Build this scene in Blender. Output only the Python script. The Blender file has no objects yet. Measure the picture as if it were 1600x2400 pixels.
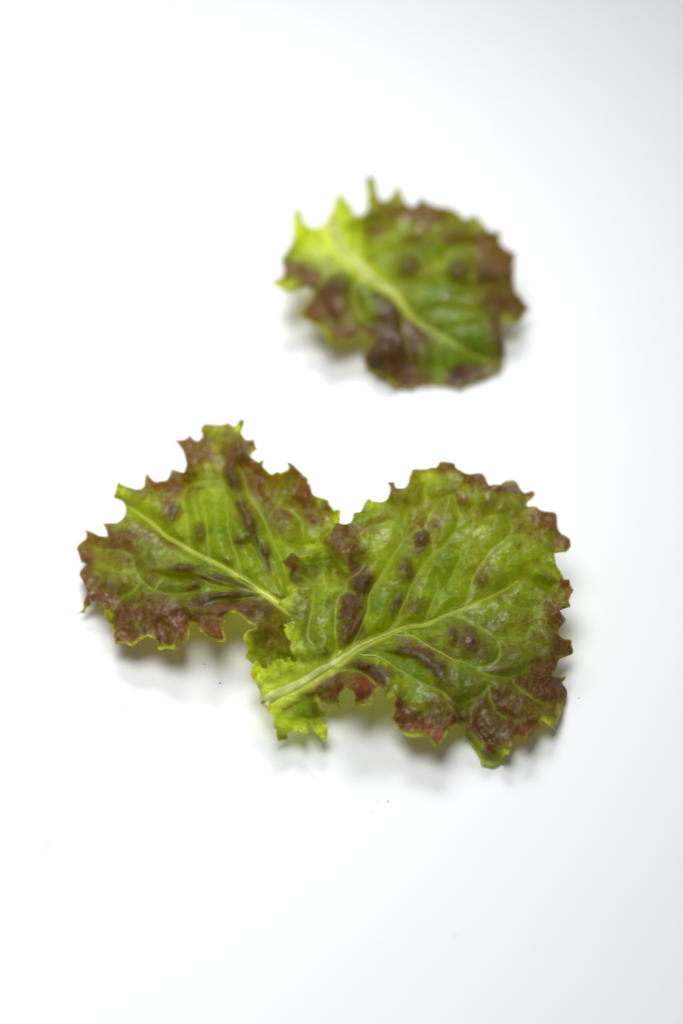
import bpy, math, random
import numpy as np
from mathutils import Vector, Matrix
from mathutils.geometry import delaunay_2d_cdt

random.seed(7)
scene = bpy.context.scene
COL = scene.collection

# ------------------------------------------------------------------ camera
FOCAL, SENSOR = 100.0, 24.0
PITCH = math.radians(43.0)
DIST = 0.80
TARGET = np.array([0.0, 0.0, 0.012])
FWD = np.array([0.0, math.cos(PITCH), -math.sin(PITCH)])
RIGHT = np.array([1.0, 0.0, 0.0])
UP = np.array([0.0, math.sin(PITCH), math.cos(PITCH)])
CAM = TARGET - FWD * DIST

cd = bpy.data.cameras.new("camera")
cam = bpy.data.objects.new("camera", cd)
COL.objects.link(cam)
cam.location = CAM
cam.rotation_euler = (math.pi / 2 - PITCH, 0, 0)
cd.lens = FOCAL
cd.sensor_fit = 'HORIZONTAL'
cd.sensor_width = SENSOR
cd.clip_start = 0.01
cd.clip_end = 50
cd.dof.use_dof = True
cd.dof.focus_distance = 0.763
cd.dof.aperture_fstop = 4.7
scene.camera = cam
scene.render.resolution_x = 682
scene.render.resolution_y = 1024

# ------------------------------------------------------------------ light
world = bpy.data.worlds.new("World")
scene.world = world
world.use_nodes = True
bg = world.node_tree.nodes["Background"]
bg.inputs[0].default_value = (0.86, 0.94, 1.0, 1)
bg.inputs[1].default_value = 0.15


def area(name, loc, target, sx, sy, power, color, spread):
    l = bpy.data.lights.new(name, 'AREA')
    l.shape = 'ELLIPSE'
    l.size, l.size_y = sx, sy
    l.energy = power
    l.color = color
    l.spread = math.radians(spread)
    o = bpy.data.objects.new(name, l)
    COL.objects.link(o)
    z = (Vector(loc) - Vector(target)).normalized()
    x = Vector((0, 1, 0)).cross(z).normalized()
    y = z.cross(x)
    m = Matrix((x, y, z)).transposed().to_4x4()
    m.translation = loc
    o.matrix_world = m
    return o


area("key_softbox", (-0.17, 0.0, 0.78), (-0.21, -0.01, 0.0), 0.58, 0.68, 1.70, (0.985, 0.99, 1.0), 84)
area("back_softbox", (-0.08, 0.85, 0.72), (-0.10, 0.02, 0.0), 0.62, 0.36, 0.78, (0.985, 0.99, 1.0), 60)

vs = scene.view_settings
vs.view_transform = 'Standard'
vs.look = 'None'
vs.exposure = 0.0
vs.gamma = 1.0
vs.use_curve_mapping = False
try:
    scene.cycles.max_bounces = 14
    scene.cycles.diffuse_bounces = 8
    scene.cycles.glossy_bounces = 4
    scene.cycles.transmission_bounces = 8
except Exception:
    pass


# ------------------------------------------------------------------ maths helpers
def unproject(px, py, z):
    """points of the place seen at (px, py), at height z (metres) over the table"""
    x = (px - 800.0) / 1600.0 * SENSOR
    y = (1200.0 - py) / 1600.0 * SENSOR
    d = FOCAL * FWD[None] + x[:, None] * RIGHT[None] + y[:, None] * UP[None]
    t = (z - CAM[2]) / d[:, 2]
    return CAM[None] + d * t[:, None]


def _hash(ix, iy, seed):
    h = (ix.astype(np.int64) * 374761393 + iy.astype(np.int64) * 668265263 + seed * 1442695041) & 0xFFFFFFFF
    h = ((h ^ (h >> 13)) * 1274126177) & 0xFFFFFFFF
    h = h ^ (h >> 16)
    return (h & 0xFFFFFF) / float(0xFFFFFF)


def vnoise(x, y, seed):
    x0, y0 = np.floor(x), np.floor(y)
    fx, fy = x - x0, y - y0
    fx = fx * fx * fx * (fx * (fx * 6 - 15) + 10)
    fy = fy * fy * fy * (fy * (fy * 6 - 15) + 10)
    a, b = _hash(x0, y0, seed), _hash(x0 + 1, y0, seed)
    c, d = _hash(x0, y0 + 1, seed), _hash(x0 + 1, y0 + 1, seed)
    return (a + (b - a) * fx) * (1 - fy) + (c + (d - c) * fx) * fy


def fbm(x, y, wl, seed, octv=3):
    """-1..1 noise with base wavelength wl (source pixels)"""
    s, amp, tot = 0.0, 1.0, 0.0
    ca, sa = math.cos(0.6), math.sin(0.6)
    for k in range(octv):
        f = 2.0 ** k / wl
        xr, yr = (x * ca - y * sa) * f + 17.3 * k, (x * sa + y * ca) * f + 5.1 * k
        s = s + amp * (vnoise(xr, yr, seed + k) * 2 - 1)
        tot += amp
        amp *= 0.5
        x, y = xr / f, yr / f
    return s / tot


def smooth(a, b, x):
    t = np.clip((x - a) / (b - a), 0, 1)
    return t * t * (3 - 2 * t)


def seg_dist(P, segs, width=None):
    """min distance of points P (n,2) to segments (m,4); with width, distance over the local width"""
    best = np.full(len(P), 1e9)
    for k, (x0, y0, x1, y1) in enumerate(segs):
        dx, dy = x1 - x0, y1 - y0
        L = dx * dx + dy * dy + 1e-9
        t = np.clip(((P[:, 0] - x0) * dx + (P[:, 1] - y0) * dy) / L, 0, 1)
        d = (P[:, 0] - x0 - t * dx) ** 2 + (P[:, 1] - y0 - t * dy) ** 2
        if width is not None:
            d = d / width[k] ** 2
        np.minimum(best, d, out=best)
    return np.sqrt(best)


def inside(P, poly):
    r = np.zeros(len(P), bool)
    n = len(poly)
    j = n - 1
    for i in range(n):
        xi, yi = poly[i]
        xj, yj = poly[j]
        c = ((yi > P[:, 1]) != (yj > P[:, 1]))
        if yi != yj:
            r ^= c & (P[:, 0] < (xj - xi) * (P[:, 1] - yi) / (yj - yi) + xi)
        j = i
    return r


def catmull(pts, step, closed):
    pts = np.array(pts, float)
    n = len(pts)
    out = []
    rng = range(n) if closed else range(n - 1)
    for i in rng:
        p1, p2 = pts[i], pts[(i + 1) % n]
        p0 = pts[(i - 1) % n] if closed or i > 0 else 2 * p1 - p2
        p3 = pts[(i + 2) % n] if closed or i < n - 2 else 2 * p2 - p1
        L = np.linalg.norm(p2 - p1)
        k = max(1, int(round(L / step)))
        # limit tangents so that sharp teeth stay sharp
        m1, m2 = (p2 - p0) * 0.5, (p3 - p1) * 0.5
        for m in (m1, m2):
            l = np.linalg.norm(m)
            if l > L:
                m *= L / l
        c1 = np.dot(p1 - p0, p2 - p1) / (np.linalg.norm(p1 - p0) * L + 1e-9)
        c2 = np.dot(p2 - p1, p3 - p2) / (np.linalg.norm(p3 - p2) * L + 1e-9)
        m1 = m1 * np.clip(0.55 + 0.6 * c1, 0.05, 1)
        m2 = m2 * np.clip(0.55 + 0.6 * c2, 0.05, 1)
        for j in range(k):
            t = j / k
            out.append((2 * t**3 - 3 * t**2 + 1) * p1 + (t**3 - 2 * t**2 + t) * m1
                       + (-2 * t**3 + 3 * t**2) * p2 + (t**3 - t**2) * m2)
    if not closed:
        out.append(pts[-1])
    return np.array(out)


class TPS:
    """thin plate spline through (x, y, value) control points"""
    def __init__(self, pts, lam=0.02):
        a = np.array(pts, float)
        self.c = a[:, :2] / 400.0
        n = len(a)
        K = self._u(self.c, self.c) + lam * np.eye(n)
        Pm = np.c_[np.ones(n), self.c]
        A = np.zeros((n + 3, n + 3))
        A[:n, :n] = K
        A[:n, n:] = Pm
        A[n:, :n] = Pm.T
        self.w = np.linalg.solve(A, np.r_[a[:, 2], np.zeros(3)])

    @staticmethod
    def _u(p, q):
        r2 = (p[:, None, 0] - q[None, :, 0]) ** 2 + (p[:, None, 1] - q[None, :, 1]) ** 2 + 1e-9
        return 0.5 * r2 * np.log(r2)

    def __call__(self, x, y):
        p = np.c_[x, y] / 400.0
        return self._u(p, self.c) @ self.w[:-3] + self.w[-3] + p @ self.w[-2:]


def frame(ox, oy, s):
    return lambda pts: [(ox + x / s, oy + y / s) for x, y in pts]


# frames in which the drawing of the leaves was measured (all turned into one sheet of 1600 x 2400)
S4 = 1568 / 400.0
S3 = 1568 / 340.0
A = frame(560, 1050, S4); B = frame(960, 1050, S4); C = frame(560, 1420, S4); D = frame(960, 1420, S4)
E = frame(160, 960, S3); F = frame(460, 960, S3); G = frame(160, 1220, S3); H = frame(460, 1220, S3)
I = frame(600, 390, S3); J = frame(920, 390, S3); K = frame(600, 600, S3); L = frame(920, 600, S3)
PF = (560, 1050, 1568 / 820.0)
QF = (150, 970, 1568 / 680.0)
RF = (600, 390, 1568 / 680.0)


# ------------------------------------------------------------------ materials
def nodes_of(name):
    m = bpy.data.materials.new(name)
    m.use_nodes = True
    nt = m.node_tree
    nt.nodes.clear()
    return m, nt, nt.nodes, nt.links


def mixcol(nt, fac, a, b):
    n = nt.nodes.new('ShaderNodeMix')
    n.data_type = 'RGBA'
    n.clamp_factor = True
    for s, v in ((0, fac), (6, a), (7, b)):
        if isinstance(v, (tuple, list)):
            n.inputs[s].default_value = (*v, 1)
        elif isinstance(v, (int, float)):
            n.inputs[s].default_value = v
        else:
            nt.links.new(v, n.inputs[s])
    return n.outputs[2]


def math_n(nt, op, a, b=None, c=None, clamp=False):
    n = nt.nodes.new('ShaderNodeMath')
    n.operation = op
    n.use_clamp = clamp
    for i, v in enumerate((a, b, c)):
        if v is None:
            continue
        if isinstance(v, (int, float)):
            n.inputs[i].default_value = v
        else:
            nt.links.new(v, n.inputs[i])
    return n.outputs[0]


def noise_n(nt, co, scale, detail=3, rough=0.6, dist=0.0):
    n = nt.nodes.new('ShaderNodeTexNoise')
    n.inputs['Scale'].default_value = scale
    n.inputs['Detail'].default_value = detail
    n.inputs['Roughness'].default_value = rough
    n.inputs['Distortion'].default_value = dist
    nt.links.new(co, n.inputs['Vector'])
    return n.outputs['Fac']


def attr(nt, name):
    n = nt.nodes.new('ShaderNodeAttribute')
    n.attribute_name = name
    return n.outputs['Fac']


def leaf_material(name, under=False, rim=False):
    m, nt, N, LK = nodes_of(name)
    co = N.new('ShaderNodeTexCoord').outputs['Object']
    red, vein, pale, dark, deep = (attr(nt, a) for a in ('red', 'vein', 'pale', 'dark', 'deep'))
    edge = attr(nt, 'edge')
    n_big = noise_n(nt, co, 120, 3, 0.6)
    n_mid = noise_n(nt, co, 520, 4, 0.65)
    n_fine = noise_n(nt, co, 2200, 3, 0.6)
    # a net of the finest veins between the cells of the blade
    vo = N.new('ShaderNodeTexVoronoi')
    vo.feature = 'DISTANCE_TO_EDGE'
    vo.inputs['Scale'].default_value = 330
    wco = N.new('ShaderNodeVectorMath'); wco.operation = 'ADD'
    nn = N.new('ShaderNodeTexNoise'); nn.inputs['Scale'].default_value = 260
    LK.new(co, nn.inputs['Vector'])
    sc = N.new('ShaderNodeVectorMath'); sc.operation = 'SCALE'; sc.inputs['Scale'].default_value = 0.004
    LK.new(nn.outputs['Color'], sc.inputs[0])
    LK.new(co, wco.inputs[0]); LK.new(sc.outputs[0], wco.inputs[1])
    LK.new(wco.outputs[0], vo.inputs['Vector'])
    mr = N.new('ShaderNodeMapRange')
    mr.inputs[1].default_value = 0.0; mr.inputs[2].default_value = 0.10
    mr.inputs[3].default_value = 1.0; mr.inputs[4].default_value = 0.0
    LK.new(vo.outputs['Distance'], mr.inputs[0])
    net = mr.outputs[0]

    def ramp(v, lo, hi):
        r = N.new('ShaderNodeMapRange')
        r.inputs[1].default_value = lo; r.inputs[2].default_value = hi
        LK.new(v, r.inputs[0])
        return r.outputs[0]

    green = mixcol(nt, ramp(n_big, 0.36, 0.64), (0.17, 0.32, 0.004), (0.35, 0.49, 0.006))
    green = mixcol(nt, math_n(nt, 'MULTIPLY', ramp(n_mid, 0.4, 0.7), 0.35), green, (0.34, 0.45, 0.012))
    green = mixcol(nt, math_n(nt, 'MULTIPLY', deep, 0.8), green, (0.08, 0.24, 0.008))
    col = mixcol(nt, math_n(nt, 'MULTIPLY', pale, 0.95), green, (0.60, 0.74, 0.05))
    # red pigment, mottled
    rn = math_n(nt, 'ADD', red, math_n(nt, 'MULTIPLY', math_n(nt, 'SUBTRACT', n_mid, 0.5), 1.5))
    rn = math_n(nt, 'ADD', rn, math_n(nt, 'MULTIPLY', math_n(nt, 'SUBTRACT', n_fine, 0.5), 1.3))
    rn = math_n(nt, 'ADD', rn, math_n(nt, 'MULTIPLY', math_n(nt, 'SUBTRACT', noise_n(nt, co, 230, 4, 0.7, 0.6), 0.5), 1.0))
    rfac = math_n(nt, 'MULTIPLY', ramp(rn, -0.03, 1.02), 0.97)
    redc = mixcol(nt, ramp(n_big, 0.40, 0.62), (0.150, 0.044, 0.024), (0.170, 0.040, 0.040))
    redc = mixcol(nt, math_n(nt, 'MULTIPLY', attr(nt, 'ruby'), 0.85), redc, (0.22, 0.026, 0.022))
    col = mixcol(nt, rfac, col, redc)
    dfac = math_n(nt, 'MULTIPLY', dark, math_n(nt, 'ADD', math_n(nt, 'MULTIPLY', n_mid, 0.6), 0.6), clamp=True)
    col = mixcol(nt, dfac, col, (0.082, 0.028, 0.034))
    netf = math_n(nt, 'MULTIPLY', net, math_n(nt, 'SUBTRACT', 0.22, math_n(nt, 'MULTIPLY', rfac, 0.06)))
    col = mixcol(nt, netf, col, (0.42, 0.52, 0.03))
    col = mixcol(nt, math_n(nt, 'MULTIPLY', vein, 0.75), col, (0.48, 0.58, 0.05))
    col = mixcol(nt, math_n(nt, 'MULTIPLY', attr(nt, 'rib'), 0.80), col, mixcol(nt, n_mid, (0.80, 0.86, 0.17), (0.70, 0.78, 0.11)))
    col = mixcol(nt, math_n(nt, 'MULTIPLY', edge, ramp(n_mid, 0.35, 0.6)), col, (0.58, 0.60, 0.07))
    spk = math_n(nt, 'MULTIPLY', ramp(n_fine, 0.5, 0.72), 0.16)
    col = mixcol(nt, spk, col, (0.03, 0.06, 0.004))
    if under:
        col = mixcol(nt, 0.55, col, (0.32, 0.38, 0.13))
    if rim:
        col = mixcol(nt, 0.7, col, (0.52, 0.50, 0.12))
    bs = N.new('ShaderNodeBsdfPrincipled')
    LK.new(col, bs.inputs['Base Color'])
    bs.inputs['IOR'].default_value = 1.40
    rg = math_n(nt, 'MULTIPLY_ADD', noise_n(nt, co, 90, 3, 0.6), 0.40, 0.12)
    rg = math_n(nt, 'ADD', rg, math_n(nt, 'MULTIPLY', math_n(nt, 'SUBTRACT', n_mid, 0.5), 0.3))
    LK.new(math_n(nt, 'MAXIMUM', rg, 0.17), bs.inputs['Roughness'])
    # fine blister relief
    hgt = math_n(nt, 'ADD', math_n(nt, 'MULTIPLY', n_mid, 0.65), math_n(nt, 'MULTIPLY', n_fine, 0.22))
    hgt = math_n(nt, 'SUBTRACT', hgt, math_n(nt, 'MULTIPLY', net, 0.25))
    bp = N.new('ShaderNodeBump')
    bp.inputs['Strength'].default_value = 0.7
    bp.inputs['Distance'].default_value = 0.0009
    LK.new(hgt, bp.inputs['Height'])
    LK.new(bp.outputs[0], bs.inputs['Normal'])
    if not under:
        wet = math_n(nt, 'MULTIPLY', ramp(noise_n(nt, co, 60, 3, 0.6), 0.42, 0.62), 0.9)
        LK.new(wet, bs.inputs['Coat Weight'])
        bs.inputs['Coat Roughness'].default_value = 0.13
        bs.inputs['Coat IOR'].default_value = 1.45
        bp2 = N.new('ShaderNodeBump')
        bp2.inputs['Strength'].default_value = 0.5
        bp2.inputs['Distance'].default_value = 0.0004
        LK.new(n_mid, bp2.inputs['Height'])
        LK.new(bp2.outputs[0], bs.inputs['Coat Normal'])
    tr = N.new('ShaderNodeBsdfTranslucent')
    hs = N.new('ShaderNodeHueSaturation')
    hs.inputs['Saturation'].default_value = 1.05
    hs.inputs['Value'].default_value = 2.3
    LK.new(col, hs.inputs['Color'])
    LK.new(mixcol(nt, math_n(nt, 'SUBTRACT', 0.45, math_n(nt, 'MULTIPLY', rfac, 0.22)), hs.outputs[0], (0.90, 0.76, 0.05)), tr.inputs['Color'])
    mx = N.new('ShaderNodeMixShader')
    mx.inputs[0].default_value = 0.86 if under else 0.54
    LK.new(bs.outputs[0], mx.inputs[1])
    LK.new(tr.outputs[0], mx.inputs[2])
    out = N.new('ShaderNodeOutputMaterial')
    LK.new(mx.outputs[0], out.inputs[0])
    return m


def rib_material(name, c0, c1, c2, brown=False):
    """pale rib, watery near the cut, greener towards its tip (attribute 'along')"""
    m, nt, N, LK = nodes_of(name)
    co = N.new('ShaderNodeTexCoord').outputs['Object']
    al = attr(nt, 'along')
    n1 = noise_n(nt, co, 420, 4, 0.6)
    n2 = noise_n(nt, co, 1500, 3, 0.6)
    col = mixcol(nt, al, c0, c1)
    col = mixcol(nt, math_n(nt, 'MULTIPLY', n1, 0.45), col, c2)
    col = mixcol(nt, math_n(nt, 'MULTIPLY', n2, 0.15), col, (0.10, 0.14, 0.01))
    if brown:
        r = N.new('ShaderNodeMapRange')
        r.inputs[1].default_value = 0.035; r.inputs[2].default_value = 0.0
        LK.new(al, r.inputs[0])
        r2 = N.new('ShaderNodeMapRange')
        r2.inputs[1].default_value = 0.50; r2.inputs[2].default_value = 0.62
        LK.new(noise_n(nt, co, 700, 2, 0.6), r2.inputs[0])
        col = mixcol(nt, math_n(nt, 'MULTIPLY', r.outputs[0], r2.outputs[0]), col, (0.10, 0.055, 0.02))
    bs = N.new('ShaderNodeBsdfPrincipled')
    LK.new(col, bs.inputs['Base Color'])
    bs.inputs['Roughness'].default_value = 0.42
    bp = N.new('ShaderNodeBump')
    bp.inputs['Strength'].default_value = 0.4
    bp.inputs['Distance'].default_value = 0.0003
    LK.new(n1, bp.inputs['Height'])
    LK.new(bp.outputs[0], bs.inputs['Normal'])
    tr = N.new('ShaderNodeBsdfTranslucent')
    LK.new(col, tr.inputs['Color'])
    mx = N.new('ShaderNodeMixShader')
    mx.inputs[0].default_value = 0.10
    LK.new(bs.outputs[0], mx.inputs[1])
    LK.new(tr.outputs[0], mx.inputs[2])
    out = N.new('ShaderNodeOutputMaterial')
    LK.new(mx.outputs[0], out.inputs[0])
    return m


M_TOP = leaf_material("leaf_upper_side")
M_UND = leaf_material("leaf_underside", under=True)
M_RIM = leaf_material("leaf_cut_edge", rim=True)
M_RIB = rib_material("midrib_flesh", (0.76, 0.80, 0.24), (0.40, 0.50, 0.05), (0.50, 0.57, 0.09), True)
M_VEIN = rib_material("vein_flesh", (0.50, 0.60, 0.05), (0.44, 0.50, 0.05), (0.42, 0.46, 0.05))


# ------------------------------------------------------------------ table
def build_table():
    m, nt, N, LK = nodes_of("white_table_laminate")
    co = N.new('ShaderNodeTexCoord').outputs['Object']
    n1 = noise_n(nt, co, 35, 4, 0.6)
    n2 = noise_n(nt, co, 900, 3, 0.6)
    col = mixcol(nt, n1, (0.86, 0.865, 0.87), (0.88, 0.882, 0.884))
    bs = N.new('ShaderNodeBsdfPrincipled')
    LK.new(col, bs.inputs['Base Color'])
    LK.new(math_n(nt, 'MULTIPLY_ADD', n1, 0.10, 0.36), bs.inputs['Roughness'])
    bs.inputs['IOR'].default_value = 1.42
    bp = N.new('ShaderNodeBump')
    bp.inputs['Strength'].default_value = 0.12
    bp.inputs['Distance'].default_value = 0.0001
    LK.new(n2, bp.inputs['Height'])
    LK.new(bp.outputs[0], bs.inputs['Normal'])
    out = N.new('ShaderNodeOutputMaterial')
    LK.new(bs.outputs[0], out.inputs[0])
    x, y0, y1, t, b = 1.5, -0.75, 1.9, 0.03, 0.004
    # slab with a small chamfer round its upper edge
    v = [(-x, y0, -t), (x, y0, -t), (x, y1, -t), (-x, y1, -t),
         (-x, y0, -b), (x, y0, -b), (x, y1, -b), (-x, y1, -b),
         (-x + b, y0 + b, 0), (x - b, y0 + b, 0), (x - b, y1 - b, 0), (-x + b, y1 - b, 0)]
    f = [(3, 2, 1, 0), (8, 9, 10, 11)]
    for o in (0, 4):
        for i in range(4):
            j = (i + 1) % 4
            f.append((o + i, o + j, o + 4 + j, o + 4 + i))
    me = bpy.data.meshes.new("tabletop")
    me.from_pydata(v, [], f)
    me.materials.append(m)
    o = bpy.data.objects.new("tabletop", me)
    COL.objects.link(o)
    o["kind"] = "structure"
    o["label"] = "smooth white tabletop the lettuce leaves lie on"
    return o


build_table()


# ------------------------------------------------------------------ leaves
def add_attr(me, name, vals):
    a = me.attributes.new(name, 'FLOAT', 'POINT')
    a.data.foreach_set('value', np.asarray(vals, np.float32))


def blobs(x, y, fr, lst):
    """union of soft ellipses; fr = (ox, oy, scale) of the frame they were measured in"""
    ox, oy, s = fr
    X, Y = (x - ox) * s, (y - oy) * s
    r = np.zeros_like(x)
    for b in lst:
        bx, by, rx, ry, an, st = b
        a = math.radians(an)
        dx, dy = X - bx, Y - by
        u = (dx * math.cos(a) + dy * math.sin(a)) / rx
        v = (-dx * math.sin(a) + dy * math.cos(a)) / ry
        g = st * np.exp(-(u * u + v * v) ** 1.25)
        r = 1 - (1 - r) * (1 - np.clip(g, 0, 1))
    return r


class Leaf:
    def __init__(self, seed, outline, holes, heights, fr, veins, rib, masks, edge_side, step=2.9, ruffle=1.0):
        self.seed = seed
        self.fr = fr
        self.masks = masks
        self.edge_side = edge_side
        self.ruffle = ruffle
        o = catmull(outline, 2.6, True)
        n = len(o)
        # a little raggedness along the margin
        d = np.roll(o, -1, 0) - np.roll(o, 1, 0)
        nr = np.c_[d[:, 1], -d[:, 0]] / (np.linalg.norm(d, axis=1)[:, None] + 1e-9)
        j = fbm(o[:, 0], o[:, 1], 11, seed + 50, 2) * 1.5
        self.outline = o + nr * j[:, None]
        self.holes = [catmull(h, 2.6, True) for h in holes]
        self.tps = TPS(heights)
        self.veins = [(catmull(p, 3.0, False), w0, w1, sunk) for p, w0, w1, sunk in veins]
        self.rib = (catmull(rib[0], 3.0, False), rib[1])
        self.step = step
        segs = [np.c_[p[:-1:3][:len(p[3::3])], p[3::3]] for p, _, _, _ in self.veins]
        rp = self.rib[0]
        segs.append(np.c_[rp[:-1:3][:len(rp[3::3])], rp[3::3]])
        self.vsegs = np.concatenate(segs)
        r = self.rib[0]
        self.rsegs = np.c_[r[:-1:3][:len(r[3::3])], r[3::3]]
        self.rwid = np.interp(np.linspace(0, 1, len(self.rsegs)), np.linspace(0, 1, len(rib[1])), rib[1])
        oo = [self.outline] + self.holes
        self.msegs = np.concatenate([np.c_[q[::2], np.roll(q[::2], -1, 0)] for q in oo])

    def fields(self, P):
        return dict(dv=seg_dist(P, self.vsegs), dr=seg_dist(P, self.rsegs), dm=seg_dist(P, self.msegs))

    def height(self, P, f=None):
        """height over the table in millimetres"""
        x, y = P[:, 0], P[:, 1]
        f = f or self.fields(P)
        s = self.seed
        h = self.tps(x, y) * 0.72
        h = h - 1.2 * np.exp(-(f['dr'] / 30.0) ** 2)                       # channel along the midrib
        q = 1 - np.exp(-(f['dv'] / 17.0) ** 1.5)
        h = h + q * (1.35 + 1.0 * fbm(x, y, 70, s + 1, 2))                   # quilting between the veins
        h = h + 0.62 * fbm(x, y, 24, s + 3, 2) * (0.25 + 0.75 * q)          # blisters
        h = h + 0.16 * fbm(x, y, 9, s + 31, 2) * q
        em = np.exp(-f['dm'] / 48.0)
        h = h + self.ruffle * em * 4.6 * fbm(x, y, 74, s + 5, 2)            # ruffled margin
        h = h + self.ruffle * np.exp(-f['dm'] / 15.0) * 2.1 * fbm(x, y, 27, s + 7, 2)
        h = h + 1.5 * blobs(x, y, self.fr, self.masks['dark'])              # dark blisters stand proud
        for bx, by, rx, ry, an, st in self.masks.get('bend', []):           # folds
            h = h + st * blobs(x, y, self.fr, [(bx, by, rx, ry, an, 1.0)])
        lo = 0.9
        return np.where(h > lo + 2, h, lo + 2 * np.exp((np.minimum(h, lo + 2) - lo - 2) / 2))

    def build(self, name, label, category, group, base_px):
        P0 = self.outline
        lo, hi = P0.min(0), P0.max(0)
        st = self.step
        gx, gy = np.meshgrid(np.arange(lo[0], hi[0], st), np.arange(lo[1], hi[1], st * 0.866))
        gx = gx + (np.arange(gx.shape[0]) % 2)[:, None] * st * 0.5
        rs = np.random.RandomState(self.seed)
        g = np.c_[gx.ravel(), gy.ravel()] + rs.uniform(-0.35, 0.35, (gx.size, 2))
        g = g[inside(g, P0)]
        for hh in self.holes:
            g = g[~inside(g, hh)]
        g = g[seg_dist(g, self.msegs) > st * 0.55]
        pts, faces_in, k = [], [], 0
        loops = [P0] + self.holes
        edges = []
        for lp in loops:
            edges += [(k + i, k + (i + 1) % len(lp)) for i in range(len(lp))]
            k += len(lp)
        allp = np.concatenate(loops + [g])
        r = delaunay_2d_cdt([Vector(p) for p in allp], edges, [], 0, 1e-5)
        V = np.array([tuple(v) for v in r[0]])
        T = np.array([t for t in r[2] if len(t) == 3])
        cen = V[T].mean(1)
        ok = inside(cen, P0)
        for hh in self.holes:
            ok &= ~inside(cen, hh)
        T = T[ok]
        used = np.unique(T)
        mp = -np.ones(len(V), int)
        mp[used] = np.arange(len(used))
        V, T = V[used], mp[T]
        # counter-clockwise in the picture sheet (y down) has to face up
        a, b, c = V[T[:, 0]], V[T[:, 1]], V[T[:, 2]]
        cr = (b[:, 0] - a[:, 0]) * (c[:, 1] - a[:, 1]) - (b[:, 1] - a[:, 1]) * (c[:, 0] - a[:, 0])
        T[cr > 0] = T[cr > 0][:, ::-1]
        f = self.fields(V)
        h = self.height(V, f)
        W = unproject(V[:, 0], V[:, 1], h / 1000.0)
        fn = np.cross(W[T[:, 1]] - W[T[:, 0]], W[T[:, 2]] - W[T[:, 0]])
        vn = np.zeros_like(W)
        for i in range(3):
            np.add.at(vn, T[:, i], fn)
        vn /= np.linalg.norm(vn, axis=1)[:, None] + 1e-12
        th = 0.00042 * np.ones(len(W))
        U = W - vn * th[:, None]
        U[:, 2] = np.maximum(U[:, 2], 0.00025)
        nv = len(W)
        # boundary edges
        e = np.concatenate([T[:, [0, 1]], T[:, [1, 2]], T[:, [2, 0]]])
        key = np.sort(e, 1)
        _, idx, cnt = np.unique(key, axis=0, return_index=True, return_counts=True)
        be = e[idx[cnt == 1]]
        q = np.c_[be[:, 1], be[:, 0], be[:, 0] + nv, be[:, 1] + nv]
        # move the origin to the base of the leaf
        base = unproject(np.array([base_px[0]]), np.array([base_px[1]]), np.array([0.0]))[0]
        root = bpy.data.objects.new(name, None)
        COL.objects.link(root)
        root.empty_display_size = 0.01
        root.location = base
        root["label"] = label
        root["category"] = category
        root["group"] = group
        self.base = base
        verts = np.concatenate([W, U]) - base
        faces = [tuple(t) for t in T.tolist()] + [tuple(t) for t in (T[:, ::-1] + nv).tolist()] + [tuple(t) for t in q.tolist()]
        me = bpy.data.meshes.new("blade")
        me.from_pydata(verts.tolist(), [], faces)
        for m in (M_TOP, M_UND, M_RIM):
            me.materials.append(m)
        mi = np.r_[np.zeros(len(T)), np.ones(len(T)), 2 * np.ones(len(q))].astype(np.int32)
        me.polygons.foreach_set('material_index', mi)
        me.polygons.foreach_set('use_smooth', np.ones(len(faces), bool))
        x, y = V[:, 0], V[:, 1]
        s = self.seed
        mk = self.masks
        wx, wy = x + 14 * fbm(x, y, 44, s + 11, 4), y + 14 * fbm(x, y, 44, s + 12, 4)
        dark0 = blobs(wx, wy, (self.fr[0], self.fr[1], self.fr[2] * 1.0), [(a, b, c * 1.5, d * 1.5, e, g) for a, b, c, d, e, g in mk['dark']])
        red = 1.05 * blobs(wx, wy, self.fr, [(a, b, c * 1.2, d * 1.2, e, g) for a, b, c, d, e, g in mk['red']])
        red = red + 0.42 * np.exp(-f['dm'] / 13.0) * (0.6 + 0.8 * fbm(x, y, 60, s + 13, 2))
        red = red + 0.26 * fbm(x, y, 38, s + 14, 4) + 0.13 + 0.25 * dark0
        red = red * (1 - 0.35 * np.exp(-(f['dv'] / 7.0) ** 2))
        dark = np.clip(blobs(wx, wy, self.fr, mk['dark']) * 1.25 * (1 + 0.5 * fbm(x, y, 26, s + 15, 3)), 0, 1)
        pale = blobs(wx, wy, self.fr, mk['pale'])
        deep = blobs(wx, wy, self.fr, mk['deep'])
        ruby = blobs(wx, wy, self.fr, mk.get('ruby', []))
        vein = np.exp(-(f['dv'] / 1.7) ** 2) * 0.45
        rw = seg_dist(V, self.rsegs, self.rwid)
        rib = 1 - smooth(0.30, 0.85, rw + 0.12 * fbm(x, y, 30, s + 16, 3))
        ed = np.exp(-(f['dm'] / 3.2) ** 2)
        side = blobs(x, y, self.fr, self.edge_side)
        edge = np.clip(ed * (0.15 + 0.85 * side), 0, 1)
        red = np.clip(red * (1 - 0.9 * pale), 0, 1.2)
        for nm, v in (('red', red), ('dark', dark), ('pale', pale), ('deep', deep), ('ruby', ruby), ('vein', vein), ('edge', edge), ('rib', rib)):
            add_attr(me, nm, np.r_[v, v])
        ob = bpy.data.objects.new("blade", me)
        COL.objects.link(ob)
        ob.parent = root
        self.root = root
        # midrib and veins: closed, flattened, tapering rods bedded in the blade
        p, wpts = self.rib
        t = np.linspace(0, 1, len(p))
        wa = np.interp(t, np.linspace(0, 1, len(wpts)), wpts)
        self.rod("midrib", p, wa, M_RIB, 0.034, 0.04)
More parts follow.
